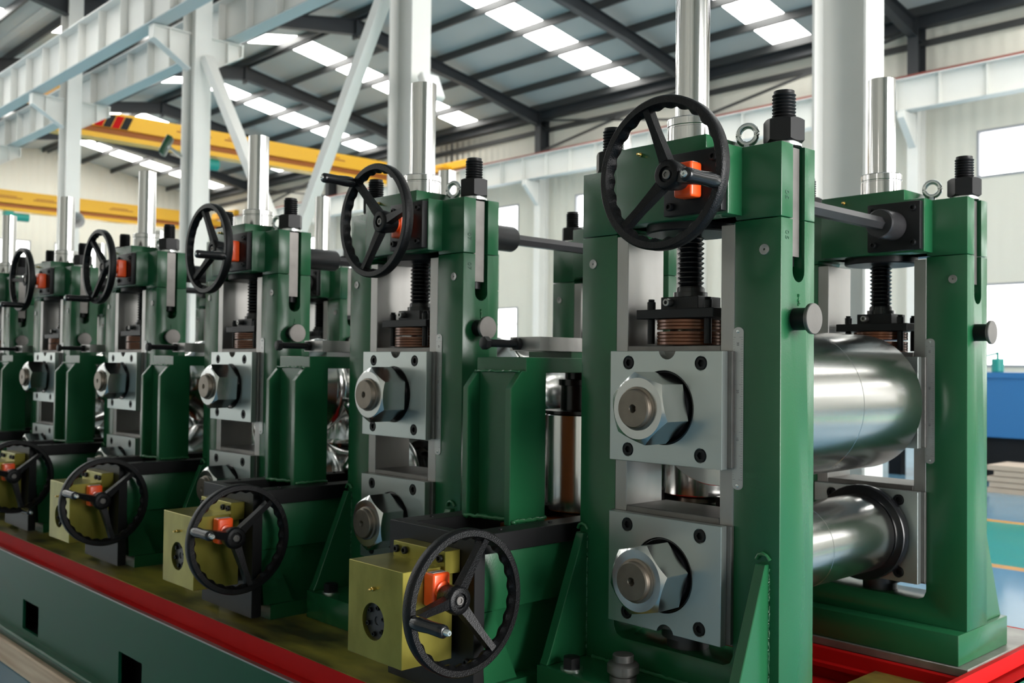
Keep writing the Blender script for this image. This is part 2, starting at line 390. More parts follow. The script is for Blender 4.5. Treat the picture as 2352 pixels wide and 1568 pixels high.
KNOB.bm.faces.ensure_lookup_table(); KNOB = KNOB.mesh('stop_knob', 'steel_dark')
KNOBSH = MB().cyl(.0293, 0, .041, n=36).mesh('knob_shank', 'black')
def ruler():
    b = MB(); pts = []
    for k in range(13): a = math.pi*k/12; pts.append((.0165*math.cos(a), .205+.012*math.sin(a)))
    for k in range(13): a = math.pi+math.pi*k/12; pts.append((.0165*math.cos(a), -.205+.012*math.sin(a)))
    b.prism(pts, -.0015, 0); b.mi = 1
    for i in range(61):
        z = -.19+.38*i/60; w = .012 if i % 10 == 0 else (.008 if i % 5 == 0 else .005)
        b.box(.015-w, .015, -.0018, -.0014, z-.0003, z+.0003)
        b.box(-.015, -.015+w*.6, -.0018, -.0014, z-.0003, z+.0003)
    m = b.mesh('ruler', ['silver_ruler', 'ink'])
    return m
RULER = ruler(); RSCREW = MB().lathe([(.0045, 0), (.0042, .0015), (.002, .0022), (.0015, .001)], n=14).mesh('ruler_screw', 'galvanised')
RNUM = {t: text_mesh(t, .009, .0002, 'ink') for t in ('10', '20', '30')}
STAMP = {t: text_mesh(t, .024, .0004, 'stamp') for t in ('05', '07')}
FOOT = MB().box(-.698, 0, -.182, .235, BED, -.882).bevel(.004, 2).mesh('foot_plate', 'green')
GUSSET = MB().prism([(0, -.51), (0, -.882), (-.172, -.882), (-.160, -.86), (-.018, -.51)], -.016, .016, 'X').bevel(.002, 1).mesh('gusset', 'green')
def chock_plate(top):
    m = MB().box(-.197, .197, -.039, -.0135, -.159, .159).bevel(.0012, 1).mesh('chock_plate', 'zinc')
    cut = [MB().cyl(.105, -.06, .02, 'Y', (0, 0, 0), 64).mesh('c', 'zinc'), MB().cyl(.03, -.06, .02, 'Y', (.012, 0, .165 if top else -.165), 32).mesh('c', 'zinc')]
    for sx in (-1, 1):
        for sz in (-1, 1): cut.append(MB().cyl(.0206, -.06, -.03, 'Y', (sx*.1275, 0, sz*.1255), 24).mesh('c', 'zinc'))
    return boolean(m, cut)
CPLATE = {True: chock_plate(True), False: chock_plate(False)}
KEEPER = MB().box(-.211, .211, -.0135, -.0005, -.155, .159).bevel(.001, 1).mesh('keeper', 'steel_dark')
CBODY = MB().box(-.163, .163, .0, DEP+.02, -.162, .175).bevel(.002, 1).mesh('chock_body', 'steel_dark')
SEAL = MB().lathe([(.109, -.012), (.104, -.034), (.099, -.036), (.090, -.030), (.086, -.046), (.07, -.05), (.068, -.01)], 'Y', n=56).mesh('seal_ring', 'black_plain', 50)
def spn():
    b = MB(); b.hexnut(.088, -.052, -.152, 'Y', rot=.12, ch0=False, face=.955); return b.mesh('spindle_nut', 'nut_steel', 25)
SNUT = spn()
SWASH = MB().cyl(.083, -.036, -.054, 'Y', n=48).mesh('nut_washer', 'black_plain')
SEND = MB().lathe([(.060, -.15), (.060, -.156), (.054, -.158), (.053, -.170), (.050, -.173), (.012, -.173), (.0075, -.166), (.006, -.155)], 'Y', n=44).mesh('spindle_end', 'spindle')
ROLL_PLAIN_U = MB().lathe([(.06, .2), (.234, .2), (.2365, .204), (.2365, .6635), (.2345, .665), (.2365, .6665), (.2365, 1.071), (.234, 1.075), (.06, 1.075)], 'Y', n=112).mesh('upper_roll', 'roll', 25)
ROLL_PLAIN_L = MB().lathe([(.06, .2), (.134, .2), (.137, .204), (.137, .6635), (.135, .665), (.137, .6665), (.137, 1.076), (.135, 1.08), (.06, 1.08)], 'Y', n=88).mesh('lower_roll', 'roll', 25)
def prof_roll(rmax, rmin, name):
    p = [(.06, .30), (rmax*.62, .30), (rmax*.66, .34), (rmax*.96, .40), (rmax, .42)]
    for i in range(17):
        a = math.pi*i/16; p.append((rmax-(rmax-rmin)*math.sin(a)**.9, .44+.45*i/16))
    p += [(rmax, .91), (rmax*.96, .93), (rmax*.66, .99), (rmax*.62, 1.03), (.06, 1.03)]
    return MB().lathe(p, 'Y', n=96).mesh(name, 'roll', 40)
ROLL_PROF_U = prof_roll(.235, .15, 'upper_roll'); ROLL_PROF_L = prof_roll(.21, .13, 'lower_roll')
ARBOR = MB().lathe([(.055, -.05), (.055, .12), (.08, .12), (.08, 1.2), (.055, 1.2), (.055, 1.55), (.05, 1.553)], 'Y', n=32).mesh('arbor', 'steel_dark')
RINGB = MB().lathe([(.13, 1.085), (.165, 1.085), (.168, 1.09), (.168, 1.12), (.13, 1.12)], 'Y', n=64, loop=True).mesh('roll_ring', 'black_plain')
COUP = MB().lathe([(.026, 0), (.046, 0), (.05, .004), (.05, .10), (.047, .104), (.02, .104)], 'Y', n=36).mesh('shaft_coupling', 'gunmetal')
COUPF = MB().lathe([(.02, 0), (.05, 0), (.05, .228), (.046, .235), (.02, .235)], 'Y', n=36).mesh('shaft_coupling', 'black')
HEXBAR = MB(); HEXBAR.lathe([(.0235, .44), (.0235, .995)], 'Y', n=6); HEXBAR = HEXBAR.mesh('cross_shaft', 'steel_dark', 20)
JACK = MB().lathe([(.038, 0), (.038, .018), (.034, .020), (.034, .026), (.045, .028), (.045, .048), (.040, .054), (.030, .058), (.030, .074), (.028, .077), (.001, .079)], n=40).mesh('jack_screw', 'steel_dark')
LJACK = MB().lathe([(.06, -.80), (.06, -.775), (.075, -.772), (.075, -.746)], n=40).mesh('lower_jack', 'gunmetal')

def housing_set(root, dy, back, stamp, simple=False):
    """one housing with everything fixed to it; back = the drive side, its foot reaches the other way"""
    O = (0, dy, 0)
    hs = part('housing', HOUSING, root, O)
    ft = part('foot_plate', FOOT, root, mw=F(Matrix.Rotation(math.pi, 3, 'Z'), (-.698, dy+DEP, 0)) if back else T(*O))
    for x in (-.035, -.665) if back else (-.046, -.682):
        g = part('gusset', GUSSET, hs, mw=F(Matrix.Diagonal((1, -1, 1)), (x, DEP, 0)) if back else T(x, 0, 0))
        if not back:
            part('weld_bead', weld_mesh([(x-.02, -.004, -.50), (x-.012, -.006, -.488), (x, -.007, -.484), (x+.012, -.006, -.488), (x+.02, -.004, -.5)], .006), hs)
            part('weld_bead', weld_mesh(wave_path((x+.016, -.001, -.52), (x+.016, -.001, -.86), 46, .0005), .003), hs)
    for x in (-.163, -.535):
        part('liner', LINER, hs, (x, 0, 0))
    for x in (-.049, -.652): part('plug', PLUG, hs, mw=F(AX['-Y'], (x, 0, .310)))
    for x in (-.06, -.60):
        part('base_bolt', HEXB, ft, (x, -.135 if not back else -.05, -.882))
    if not back:
        part('weld_bead', weld_mesh(wave_path((-.64, -.003, -.879), (-.06, -.003, -.879), 60), .006), hs)
        part('weld_bead', weld_mesh(wave_path((0.001, .085, .195), (.001, .085, .165), 8), .003), hs)
    # side knob, ruler
    kn = part('stop_knob', KNOB, hs, mw=F(AX['X'], (0, .071, .128))); part('knob_shank', KNOBSH, hs, mw=F(AX['X'], (0, .071, .128)))
    ru = part('ruler', RULER, hs, (-.1275, -.0005, -.110))
    for z in (-.11+.206, -.11-.206): part('ruler_screw', RSCREW, hs, mw=F(AX['-Y'], (-.1275, -.002, z)))
    for t, z in (('30', .172), ('20', .045), ('10', -.082)):
        part('ruler_numeral', RNUM[t], hs, mw=F(Matrix(((0, 1, 0), (0, 0, -1), (-1, 0, 0))), (-.1285, -.0022, z-.11)))
    # cap
    cp = part('cap', CAP, root, O)
    part('eye_bolt', EYE, cp, mw=F(Matrix.Rotation(.25, 3, 'Z'), (-.158, .083, .59)))
    part('screw_flange', FLANGE, cp, (XC, YC, .405))
    gp = part('gear_plate', GPLATE, cp, mw=F(AX['-Y'], (-.219, -.064, .412)))
    for sx in (-1, 1):
        for z in (.024, .144): part('cap_screw', screw_M, cp, mw=F(AX['-Y'], (-.219+sx*.072, -.089, .412+z)))
    part('grease_nipple', NIPPLE, cp, mw=F(AX['-Y'], (-.415, -.064, .602)))
    lp = part('lift_post', LIFT, root, (XC, dy+YC+.002, .637)); part('collar', COLLAR, lp, (0, 0, -.009))
    for x in (-.046, -.652):
        st = part('anchor_stud', STUD, root, (x, dy+.085, .59)); part('anchor_nut', STUDNUT, st); part('anchor_washer', STUDWASH, st)
        part('stud_flat', SHANKLINER, st, mw=F(Matrix.Rotation(math.pi/2 if x > -.3 else -math.pi/2, 3, 'Z'), (.022 if x > -.3 else -.022, 0, -.005)))
    if stamp and not back:
        Mr = Matrix(((0, 0, 1), (0, 1, 0), (-1, 0, 0)))   # reads downward on the end face
        Mr = Matrix(((0, 0, 1), (0, 1, 0), (-1, 0, 0)))
        part('stamped_number', STAMP[stamp], cp, mw=F(Mr, (.0006, .026, .452))); part('stamped_number', STAMP[stamp], hs, mw=F(Mr, (.0006, .028, .347)))
    # screw-down gear
    sp = part('screw_spindle', SPINDLE, root, (XC, dy+YC, 0))
    cl = part('clamp_plate', CLAMP, root, (XC, dy, 0)); part('spindle_block', CBLOCK, cl)
    part('side_screw', MB().socket(.011, 0, .024).mesh('side_screw', 'steel') if 'SS' not in globals() else SS, cl, mw=F(AX['-Y'], (-.03, .03, .183)))
    for sx in (-.1, .1):
        for y in (.03, .135):
            rd = part('tie_rod', TIEROD, cl, (sx, y, .165)); part('cap_screw', screw_tall, cl, (sx, y, .166))
    for i in range(7):
        part('spring_disc', DISC, root, (XC, dy+YC, .061+i*.0098+(.005 if i > 3 else 0)))
    # chocks
    for nm, zc, top in (('upper', -.116, True), ('lower', -.584, False)):
        cb = part('chock', CBODY, root, (XC, dy, zc)); part('keeper', KEEPER, cb)
        pl = part('chock_plate', CPLATE[top], cb)
        for sx in (-1, 1):
            for sz in (-1, 1): part('cap_screw', screw_L, cb, mw=F(AX['-Y'], (sx*.1275, -.026, sz*.1255)))
        part('seal_ring', SEAL, cb)
        if not back:
            n = part('spindle_nut', SNUT, root, (XC, 0, zc), mw=F(Matrix.Rotation(R_(NUTROT[nm]), 3, 'Y'), (XC, 0, zc)))
            part('nut_washer', SWASH, n); part('spindle_end', SEND, n, label='bare brownish steel spindle end with centre hole')
    part('lower_jack', LJACK, root, (XC, dy+YC, 0))
NUTROT = {'upper': 12, 'lower': 40}
SS = MB().socket(.011, 0, .024).mesh('side_screw', 'steel')

def build_stand(k, ang, plain, stamp, dx=0.):
    root = empty('roll_stand')
    NUTROT['upper'] = (12, 25, 28, 30, 34, 20, 10, 15)[k]; NUTROT['lower'] = (40, 26, 22, 15, 18, 30, 40, 20)[k]
    housing_set(root, 0, False, stamp); housing_set(root, REAR, True, None)
    add_wheel(root, 'handwheel', (-.21, -.212, .499), '-Y', ang)
    ct = part('position_counter', COUNTER, root, mw=F(AX['-Y'], (-.214, -.09, .497)), label='orange plastic position counter')
    part('wheel_shaft', MB().cyl(.016, -.06, -.2, 'Y', (0, 0, 0), 24).mesh('wheel_shaft', 'steel_dark'), root, (-.21, 0, .499))
    part('shaft_coupling', COUPF, root, (-.219, .205, .497)); part('shaft_coupling', COUP, root, (-.219, .97, .497))
    part('shaft_boss', MB().cyl(.036, .1, .26, 'Y', (0, 0, 0), 28).mesh('shaft_boss', 'black'), root, (-.219, 0, .497))
    part('cross_shaft', HEXBAR, root, (-.219, -.12, .497)) if False else part('cross_shaft', MB().lathe([(.0235, .33), (.0235, 1.0)], 'Y', n=6).mesh('cross_shaft', 'gunmetal', 20), root, (-.219, 0, .497))
    part('upper_roll', ROLL_PLAIN_U if plain else ROLL_PROF_U, root, (XC, 0, -.116)); part('lower_roll', ROLL_PLAIN_L if plain else ROLL_PROF_L, root, (XC, 0, -.584))
    for z in (-.116, -.584): part('arbor', ARBOR, root, (XC, 0, z))
    part('roll_ring', RINGB, root, (XC, 0, -.584))
    if plain: part('jack_screw', JACK, root, (-.425, -.112, -.882))
    base_at(root, (XC, .66, BED)); b = root['_b']; del root['_b']
    root.location = (X0-k*PITCH+dx+b[0], Y0+b[1], H+b[2])
    return root
ORD = ['first', 'second', 'third', 'fourth', 'fifth', 'sixth', 'seventh', 'eighth']
STL = ['green roll stand stamped 05 at the bed end, with two plain cylindrical rolls',
       'second green roll stand from the bed end, stamped 07, crank handle at the wheel top',
       'third green roll stand from the bed end, crank handle level beside the hub',
       'fourth green roll stand from the bed end, crank handle low on its wheel',
       'fifth green roll stand from the bed end, behind the fourth',
       'sixth green roll stand from the bed end, just past the fifth',
       'seventh green roll stand from the bed end, hidden behind the others', 'eighth and last green roll stand from the bed end']
stands = []
for k, (ang, plain, stamp, dx) in enumerate([(-14, True, '05', 0), (128, False, '07', 0), (-15, False, None, 0), (246, False, None, 0), (-62, False, None, 0), (30, False, None, .06), (80, False, None, .06), (200, False, None, .06)]):
    s = build_stand(k, ang, plain, stamp, dx)
    tag(s, STL[k], 'machine', 'roll stands in a row on the mill bed'); stands.append(s)

# ------------------------------------------------------------------ vertical-roll stands between them
S_FRAME = MB().box(-1.13, -.765, -.352, .42, -.72, -.5455).bevel(.003, 2).box(-1.09, -.80, -.352, .40, -.93, -.72).box(-1.16, -.745, -.31, .42, BED, -.93)
S_FRAME = S_FRAME.mesh('base_frame', 'green')
S_RIB = MB().prism([(-.33, -.93), (-.20, -.93), (-.30, -.72), (-.345, -.72)], -.012, .012, 'X').mesh('rib', 'green')
S_RAIL = MB().box(-.041, .041, -.3545, .45, -.5455, -.489).bevel(.0015, 1).mesh('slide_rail', 'black')
S_FPL = MB().box(-1.142, -.737, -.395, -.3545, -.965, -.489).bevel(.0015, 1).mesh('front_plate', 'black')
def col_mesh():
    b = MB()
    for x0, x1 in ((-1.08, -1.055), (-.877, -.85)):
        b.prism([(-.155, -.5), (-.155, -.075), (-.108, -.02), (0.0, -.02), (0.0, -.5)], x0, x1, 'X')
    b.box(-1.055, -.877, -.105, 0, -.5, -.022)
    return b.bevel(.0025, 1).mesh('column', 'green')
S_COL = col_mesh()
S_COLREFL = MB().box(-1.06, -.872, 0, .004, -.488, -.03).mesh('column_reflector', 'primer')  # hidden orange-brown plate added to reflect in the vertical roll
S_ARM = MB().box(-1.085, -.85, -.09, .40, -.025, .024).bevel(.002, 1).mesh('top_arm', 'green')
S_PACK = MB().box(-1.06, -.86, .125, .40, .024, .045).mesh('packing', 'green')
S_BARF = MB().box(-.99, -.85, -.03, .38, .045, .090).mesh('clamp_bar', 'steel')
S_BOLT = MB().hexnut(.0185, 0, .02, '-Y', rot=.3, ch0=False).thread(.0125, 0, -.15, .0028, '-Y').mesh('adjusting_bolt', 'black')
S_LNUT = MB().hexnut(.0185, 0, .018, '-Y', rot=.1).mesh('lock_nut', 'black')
S_VR = MB().lathe([(.05, -.5), (.142, -.5), (.145, -.497), (.145, -.173), (.142, -.17), (.05, -.17)], n=88).mesh('vertical_roll', 'roll_v', 25)
S_VRP = MB().lathe([(.05, -.48), (.14, -.48), (.145, -.46)] + [(.145-.05*math.sin(math.pi*i/14), -.45+.26*i/14) for i in range(15)] + [(.145, -.18), (.14, -.17), (.05, -.17)], n=72).mesh('vertical_roll', 'roll_v', 40)
S_VRC = MB().lathe([(.145, -.168), (.145, -.158), (.09, -.156), (.09, -.072), (.098, -.07), (.098, -.05), (.075, -.048), (.075, -.02)], n=48).mesh('bearing_cap', 'black_plain')
S_VRB = MB().lathe([(.09, -.53), (.09, -.515), (.07, -.51), (.07, -.5)], n=40).mesh('bearing_foot', 'spindle')
S_SLIDE = MB().box(-1.06, -.82, .0, .60, -.57, -.53).mesh('slide_plate', 'primer')
S_BOX = boolean(MB().box(-1.077, -.815, -.59, -.41, -.847, -.578).bevel(.0015, 1).mesh('gearbox', 'chromate'), [MB().cyl(.053, -.62, -.573, 'Y', (-.951, 0, -.738), 40).mesh('c', 'chromate')])
S_DISC = MB().lathe([(.0525, 0), (.0525, .003), (.012, .003), (.009, -.004)], n=36).mesh('cover_disc', 'gunmetal')
S_BLK = MB().box(-1.045, -.80, -.452, -.3955, -.60, -.534).bevel(.0015, 1).mesh('mounting_block', 'chromate')
S_LAB = MB().box(-.022, .022, -.008, .008, 0, .0008).mesh('counter_label', 'label_grey')
S_LABT = MB(); S_LABT.mi = 0
for i in range(8): S_LABT.box(-.019+i*.005, -.0155+i*.005, -.003, .004, .0008, .0011)
S_LABT = S_LABT.mesh('counter_label_print', 'ink')
def build_side(k, ang, dx=0.):
    root = empty('side_roll_stand')
    fr = part('base_frame', S_FRAME, root); part('rib', S_RIB, fr, (-.775, 0, 0)); part('rib', S_RIB, fr, (-1.12, 0, 0))
    for x in (-1.101, -.778):
        rl = part('slide_rail', S_RAIL, root, (x, 0, 0))
        for y in (-.26, -.05, .2): part('cap_screw', screw_S, rl, (0, y, -.4925))
    fp = part('front_plate', S_FPL, root)
    for x in (-1.12, -.765):
        for z in (-.60, -.85): part('cap_screw', screw_M, fp, mw=F(AX['-Y'], (x, -.394, z)))
    bx = part('gearbox', S_BOX, root, label='yellow-chromated square gearbox with round cover')
    part('cover_disc', S_DISC, bx, mw=F(AX['-Y'], (-.951, -.5735, -.738)))
    for i in range(6): part('cap_screw', screw_S, bx, mw=F(AX['-Y'], (-.951+.039*math.cos(i*math.pi/3+.3), -.577, -.738+.039*math.sin(i*math.pi/3+.3))))
    part('grease_nipple', NIPPLE, bx, mw=F(AX['-Y'], (-.951, -.59, -.645)))
    bk = part('mounting_block', S_BLK, root)
    for x in (-1.025, -.985, -.86, -.82): part('cap_screw', screw_M, bk, mw=F(AX['-Y'], (x, -.4515, -.556)))
    add_wheel(root, 'handwheel', (-.693, -.485, -.649), 'X', ang, True)
    cn = part('position_counter', COUNTER, root, mw=F(Matrix(((0, 0, 1), (1, 0, 0), (0, 1, 0))), (-.815, -.488, -.632)), label='orange plastic position counter')
    lb = part('counter_label', S_LAB, cn, mw=F(Matrix(((1, 0, 0), (0, 0, 1), (0, -1, 0))), (0, .047, .024))); part('counter_label_print', S_LABT, cn, mw=F(Matrix(((1, 0, 0), (0, 0, 1), (0, -1, 0))), (0, .047, .024)))
    part('wheel_shaft', MB().cyl(.017, -.83, -.7, 'X', (0, 0, 0), 24).mesh('wheel_shaft', 'steel_dark'), root, (0, -.485, -.649))
    cl = part('column', S_COL, root); part('column_reflector', S_COLREFL, cl)
    part('weld_bead', weld_mesh(wave_path((-1.06, -.158, -.487), (-.87, -.11, -.487), 24), .007), cl); part('weld_bead', weld_mesh(wave_path((-.847, -.15, -.487), (-.847, 0, -.487), 18), .006), cl)
    part('weld_bead', weld_mesh(wave_path((-1.07, -.112, -.021), (-.86, -.112, -.021), 24), .004), cl)
    part('top_arm', S_ARM, root); part('packing', S_PACK, root); cb = part('clamp_bar', S_BARF, root)
    part('adjusting_bolt', S_BOLT, cb, (-.95, -.165, .067)); part('lock_nut', S_LNUT, cb, (-.95, -.03, .067))
    part('slide_plate', S_SLIDE, root)
    for y in (.33, 1.0):
        vr = part('vertical_roll', S_VR if k == 0 else S_VRP, root, (-.98, y, 0)); part('bearing_cap', S_VRC, vr); part('bearing_foot', S_VRB, vr)
    # drive-side half, turned about the mill centre line
    for nm, me in (('base_frame', S_FRAME), ('column', S_COL), ('top_arm', S_ARM), ('front_plate', S_FPL), ('clamp_bar', S_BARF)):
        part(nm, me, root, mw=F(Matrix.Diagonal((1, -1, 1)), (0, 1.33, 0)))
    for x in (-1.101, -.778): part('slide_rail', S_RAIL, root, mw=F(Matrix.Diagonal((1, -1, 1)), (x, 1.33, 0)))
    base_at(root, (-.95, .66, BED)); b = root['_b']; del root['_b']
    root.location = (X0-k*PITCH+dx+b[0], Y0+b[1], H+b[2]); return root
for k, ang in enumerate([186, 165, 163, 282, 150, 170, 200]):
    s = build_side(k, ang, .03 if k == 4 else (.06 if k > 4 else 0))
    tag(s, 'vertical roll stand with brassy gearbox between %s and %s roll stands from the bed end' % (ORD[k], ORD[k+1]), 'machine', 'vertical roll stands between the roll stands')

# ------------------------------------------------------------------ mill bed
bed = empty('mill_bed', (X0-4.5, Y0+.66, 0)); tag(bed, 'long green mill bed with red edge strip and stained steel top', 'machine bed')
bl = bed.location
def bpart(name, b, m, bev=0, parent=bed):
    if bev: b.bevel(bev, 1)
    o = part(name, b.mesh(name, m), parent, (-bl.x+X0, -bl.y+Y0, H) if parent is bed else (0, 0, 0)); return o
XE, XF = .034, -10.2
bpart('front_pad', MB().box(XF, XE, -.465, .30, BED-.035, BED), 'bed_top')
bpart('rear_pad', MB().box(XF, XE, 1.088, 1.77, BED-.03, BED), 'bed_steel', .003)
bpart('front_edge', MB().box(XF, XE+.0, -.468, -.45, BED-.055, BED-.002).box(XF, XE, -.462, .30, BED-.3, BED-.055), 'red')
bpart('end_edge', MB().box(XE, XE+.018, -.468, 1.79, BED-.06, BED-.006), 'red')
bpart('rear_edge', MB().box(XF, XE+.018, 1.77, 1.80, BED-.06, BED-.004), 'red')
bpart('trough', MB().box(XF, XE, .30, 1.06, -1.16, -1.12).box(XF, XE, 1.06, 1.088, -1.16, BED-.03).box(XF, XE, 1.03, 1.06, -1.075, -1.06), 'red')
bpart('cross_plate', MB().box(-.272, XE, .30, 1.06, -1.12, -1.052), 'bed_top')
bpart('gutter', MB().box(XF, XE+.06, -.512, -.462, BED-.085, BED-.072).box(XE+.0, XE+.06, -.512, 1.82, BED-.085, BED-.072), 'red')
def side_panel():
    m = MB().box(XF, XE+.06, -.515, -.50, -1.44, -1.058).mesh('side_panel', 'bed_side')
    cut = []
    for i in range(9):
        x = -.16-i*1.2676
        if x-.25 > XF: cut.append(MB().box(x-.244, x, -.6, -.4, -1.417, -1.264).bevel(.004, 2).mesh('c', 'bed_side'))
    return boolean(m, cut)
part('side_panel', side_panel(), bed, (-bl.x+X0, -bl.y+Y0, H))
bpart('panel_lip', MB().box(XF, XE+.062, -.517, -.498, -1.062, -1.056), 'steel')
bpart('inner_wall', MB().box(XF, XE, -.40, -.385, -1.45, -1.07).box(XF, XE, -.50, -.40, -1.45, -1.44), 'hollow_shade')  # shade inside the bed holes is put into this wall's colour
bpart('bottom_flange', MB().box(XF, XE+.06, -.56, -.50, -1.462, -1.44), 'bed_side', .006)
bpart('lower_web', MB().box(XF, XE+.06, -.53, -.50, -1.505, -1.462), 'green_dark')
bpart('end_panel', MB().box(XE+.045, XE+.06, -.50, 1.82, -1.505, -1.058), 'bed_side')
bpart('rear_panel', MB().box(XF, XE+.045, 1.80, 1.82, -1.505, BED-.07), 'bed_side')
for i in range(4):
    y = -.56+.0 if i == 0 else -.1+.62*i
    t = tag(part('timber_beam', MB().box(-2.6, 2.6, -.09, .09, -.0625, .0625).bevel(.006, 1).mesh('timber_beam', 'timber')), 'pale timber beam lying under the long green mill bed', 'timber', 'timber beams under the mill bed')
    t.location = (X0-2.4-5.3*0, Y0+(-.47 if i == 0 else y), .0620)
    if i < 2:
        t2 = t.copy(); COL.objects.link(t2); t2.location.x -= 5.25
rag_p = [(0, 0, .006), (.03, .012, .012), (.06, -.004, .009), (.085, .012, .012), (.11, 0, .01), (.14, .02, .013), (.155, .0, .01), (.15, -.018, .008), (.13, -.01, .006)]
rg = tag(part('rag', MB().tube(rag_p, [.006, .010, .011, .009, .011, .009, .010, .008, .006], 10).mesh('rag', 'rag', 80), None, (X0-2.76, Y0-.30, H+BED+.004), ), 'crumpled off-white rag lying on the mill bed', 'rag')
rg.rotation_euler.z = .6

# ------------------------------------------------------------------ hall
GX = [7.9-6*i for i in range(10)]          # frame lines
XG0, XG1 = GX[0], GX[-1]                    # gables
YN, YM, YF = -7.0, 7.65, 22.2
SL, RZ, EZ = .183, 10.95, 9.6
fl = part('floor', MB().box(XG1-.2, XG0+.2, YN-.2, YF+.2, -.1, 0).mesh('floor', 'epoxy_floor')); tag(fl, kind='structure')

def wall_with_windows(name, axis, c, a0, a1, zt, wins, th, m, sgn):
    """wall panel as strips around the window openings; wins = list of (a0,a1,z0,z1)"""
    b = MB()
    xs = sorted({a0, a1, *[w[0] for w in wins], *[w[1] for w in wins]}); zs = sorted({0, zt, *[w[2] for w in wins], *[w[3] for w in wins]})
    for i in range(len(xs)-1):
        run = None
        for j in range(len(zs)-1):
            cx, cz = (xs[i]+xs[i+1])/2, (zs[j]+zs[j+1])/2
            hole = any(w[0] < cx < w[1] and w[2] < cz < w[3] for w in wins)
            if not hole:
                if axis == 'X': b.box(xs[i], xs[i+1], min(c, c+sgn*th), max(c, c+sgn*th), zs[j], zs[j+1])
                else: b.box(min(c, c+sgn*th), max(c, c+sgn*th), xs[i], xs[i+1], zs[j], zs[j+1])
    bmesh.ops.remove_doubles(b.bm, verts=b.bm.verts, dist=1e-4)
    o = part(name, b.mesh(name, m)); tag(o, kind='structure'); return o
nwin = [0]
def window(axis, c, w, nx, nz, sgn):
    nwin[0] += 1
    root = empty('window_%d' % nwin[0], ((w[0]+w[1])/2 if axis == 'X' else c, c if axis == 'X' else (w[0]+w[1])/2, w[2])); tag(root, kind='structure')
    W, Hh = w[1]-w[0], w[3]-w[2]; t = .05
    def bx(b, a0, a1, z0, z1, d0, d1):
        return b.box(a0, a1, min(sgn*d0, sgn*d1), max(sgn*d0, sgn*d1), z0, z1) if axis == 'X' else b.box(min(sgn*d0, sgn*d1), max(sgn*d0, sgn*d1), a0, a1, z0, z1)
    b = MB()
    bx(b, -W/2, W/2, 0, t, -.02, .1); bx(b, -W/2, W/2, Hh-t, Hh, -.02, .1); bx(b, -W/2, -W/2+t, t, Hh-t, -.02, .1); bx(b, W/2-t, W/2, t, Hh-t, -.02, .1)
    part('window_frame', b.mesh('window_frame', 'window_frame'), root)
    for i in range(1, nx): part('mullion', bx(MB(), -W/2+W*i/nx-.02, -W/2+W*i/nx+.02, t, Hh-t, 0, .06).mesh('mullion', 'window_frame'), root)
    for j in range(1, nz): part('mullion', bx(MB(), -W/2+t, W/2-t, Hh*j/nz-.02, Hh*j/nz+.02, .01, .05).mesh('mullion', 'window_frame'), root)
    pm = bx(MB(), -W/2/nx+.02, W/2/nx-.02, .02, Hh/nz-.02, .025, .031).mesh('pane', 'window_glass')
    for i in range(nx):
        for j in range(nz):
            a = -W/2+W*(i+.5)/nx; part('pane', pm, root, (a, 0, Hh*j/nz) if axis == 'X' else (0, a, Hh*j/nz))
wins_b = []
for xc in [4.9-6*i for i in range(9)]:
    h = 1.75
    wins_b += [(xc-h, xc+h, 5.8, 6.85), (xc-h, xc+h, 1.7 if xc > -12 else 2.4, 3.5)]
wall_with_windows('wall_back', 'X', YF, XG1, XG0, EZ+.3, wins_b, .15, 'wall_x', 1)
for w in wins_b:
    if w[0] < 0: window('X', YF, w, 2, 2 if w[2] < 3 and w[2] > 2 else 1, 1)
wins_f = []
for xc in [-19.1-6*i for i in range(5)]: wins_f += [(xc-1.9, xc+1.9, 5.6, 6.9), (xc-1.9, xc+1.9, 1.4, 3.6)]
wall_with_windows('wall_front', 'X', YN, XG1, XG0, EZ+.3, wins_f, .15, 'wall_x', -1)
for w in wins_f: window('X', YN, w, 4, 1, -1)
wins_l = [(a, a+2.2, 5.5, 6.8) for a in (-5, -1.5, 2, 9.0, 12.2, 15.4, 18.6)]
wl = wall_with_windows('wall_left', 'Y', XG1, YN, YF, EZ, wins_l, .15, 'wall_y', -1)
for w in wins_l: window('Y', XG1, w, 3, 1, -1)
wins_r = [(1.0, 7.0, 0, 5.5), (9.2, 13.4, 3.6, 7.0), (14.2, 18.4, 3.6, 7.0), (19.0, 21.4, 3.6, 7.0)]
wall_with_windows('wall_right', 'Y', XG0, YN, YF, EZ, wins_r, .15, 'wall_y', 1)
for w in wins_r[1:]: window('Y', XG0, w, 3, 2, 1)
for c, m, sgn, nm in ((XG1, 'wall_y', -1, 'left'), (XG0, 'wall_y', 1, 'right')):
    for y0, y1 in ((YN, YM), (YM, YF)):
        ym = (y0+y1)/2; zr = EZ+SL*(ym-y0)+.15
        o = part('wall_%s_gable' % nm, MB().prism([(y0, EZ), (y1, EZ), (y1, EZ+.15), (ym, zr), (y0, EZ+.15)], c, c+sgn*.15, 'X').mesh('gable', m)); tag(o, kind='structure')

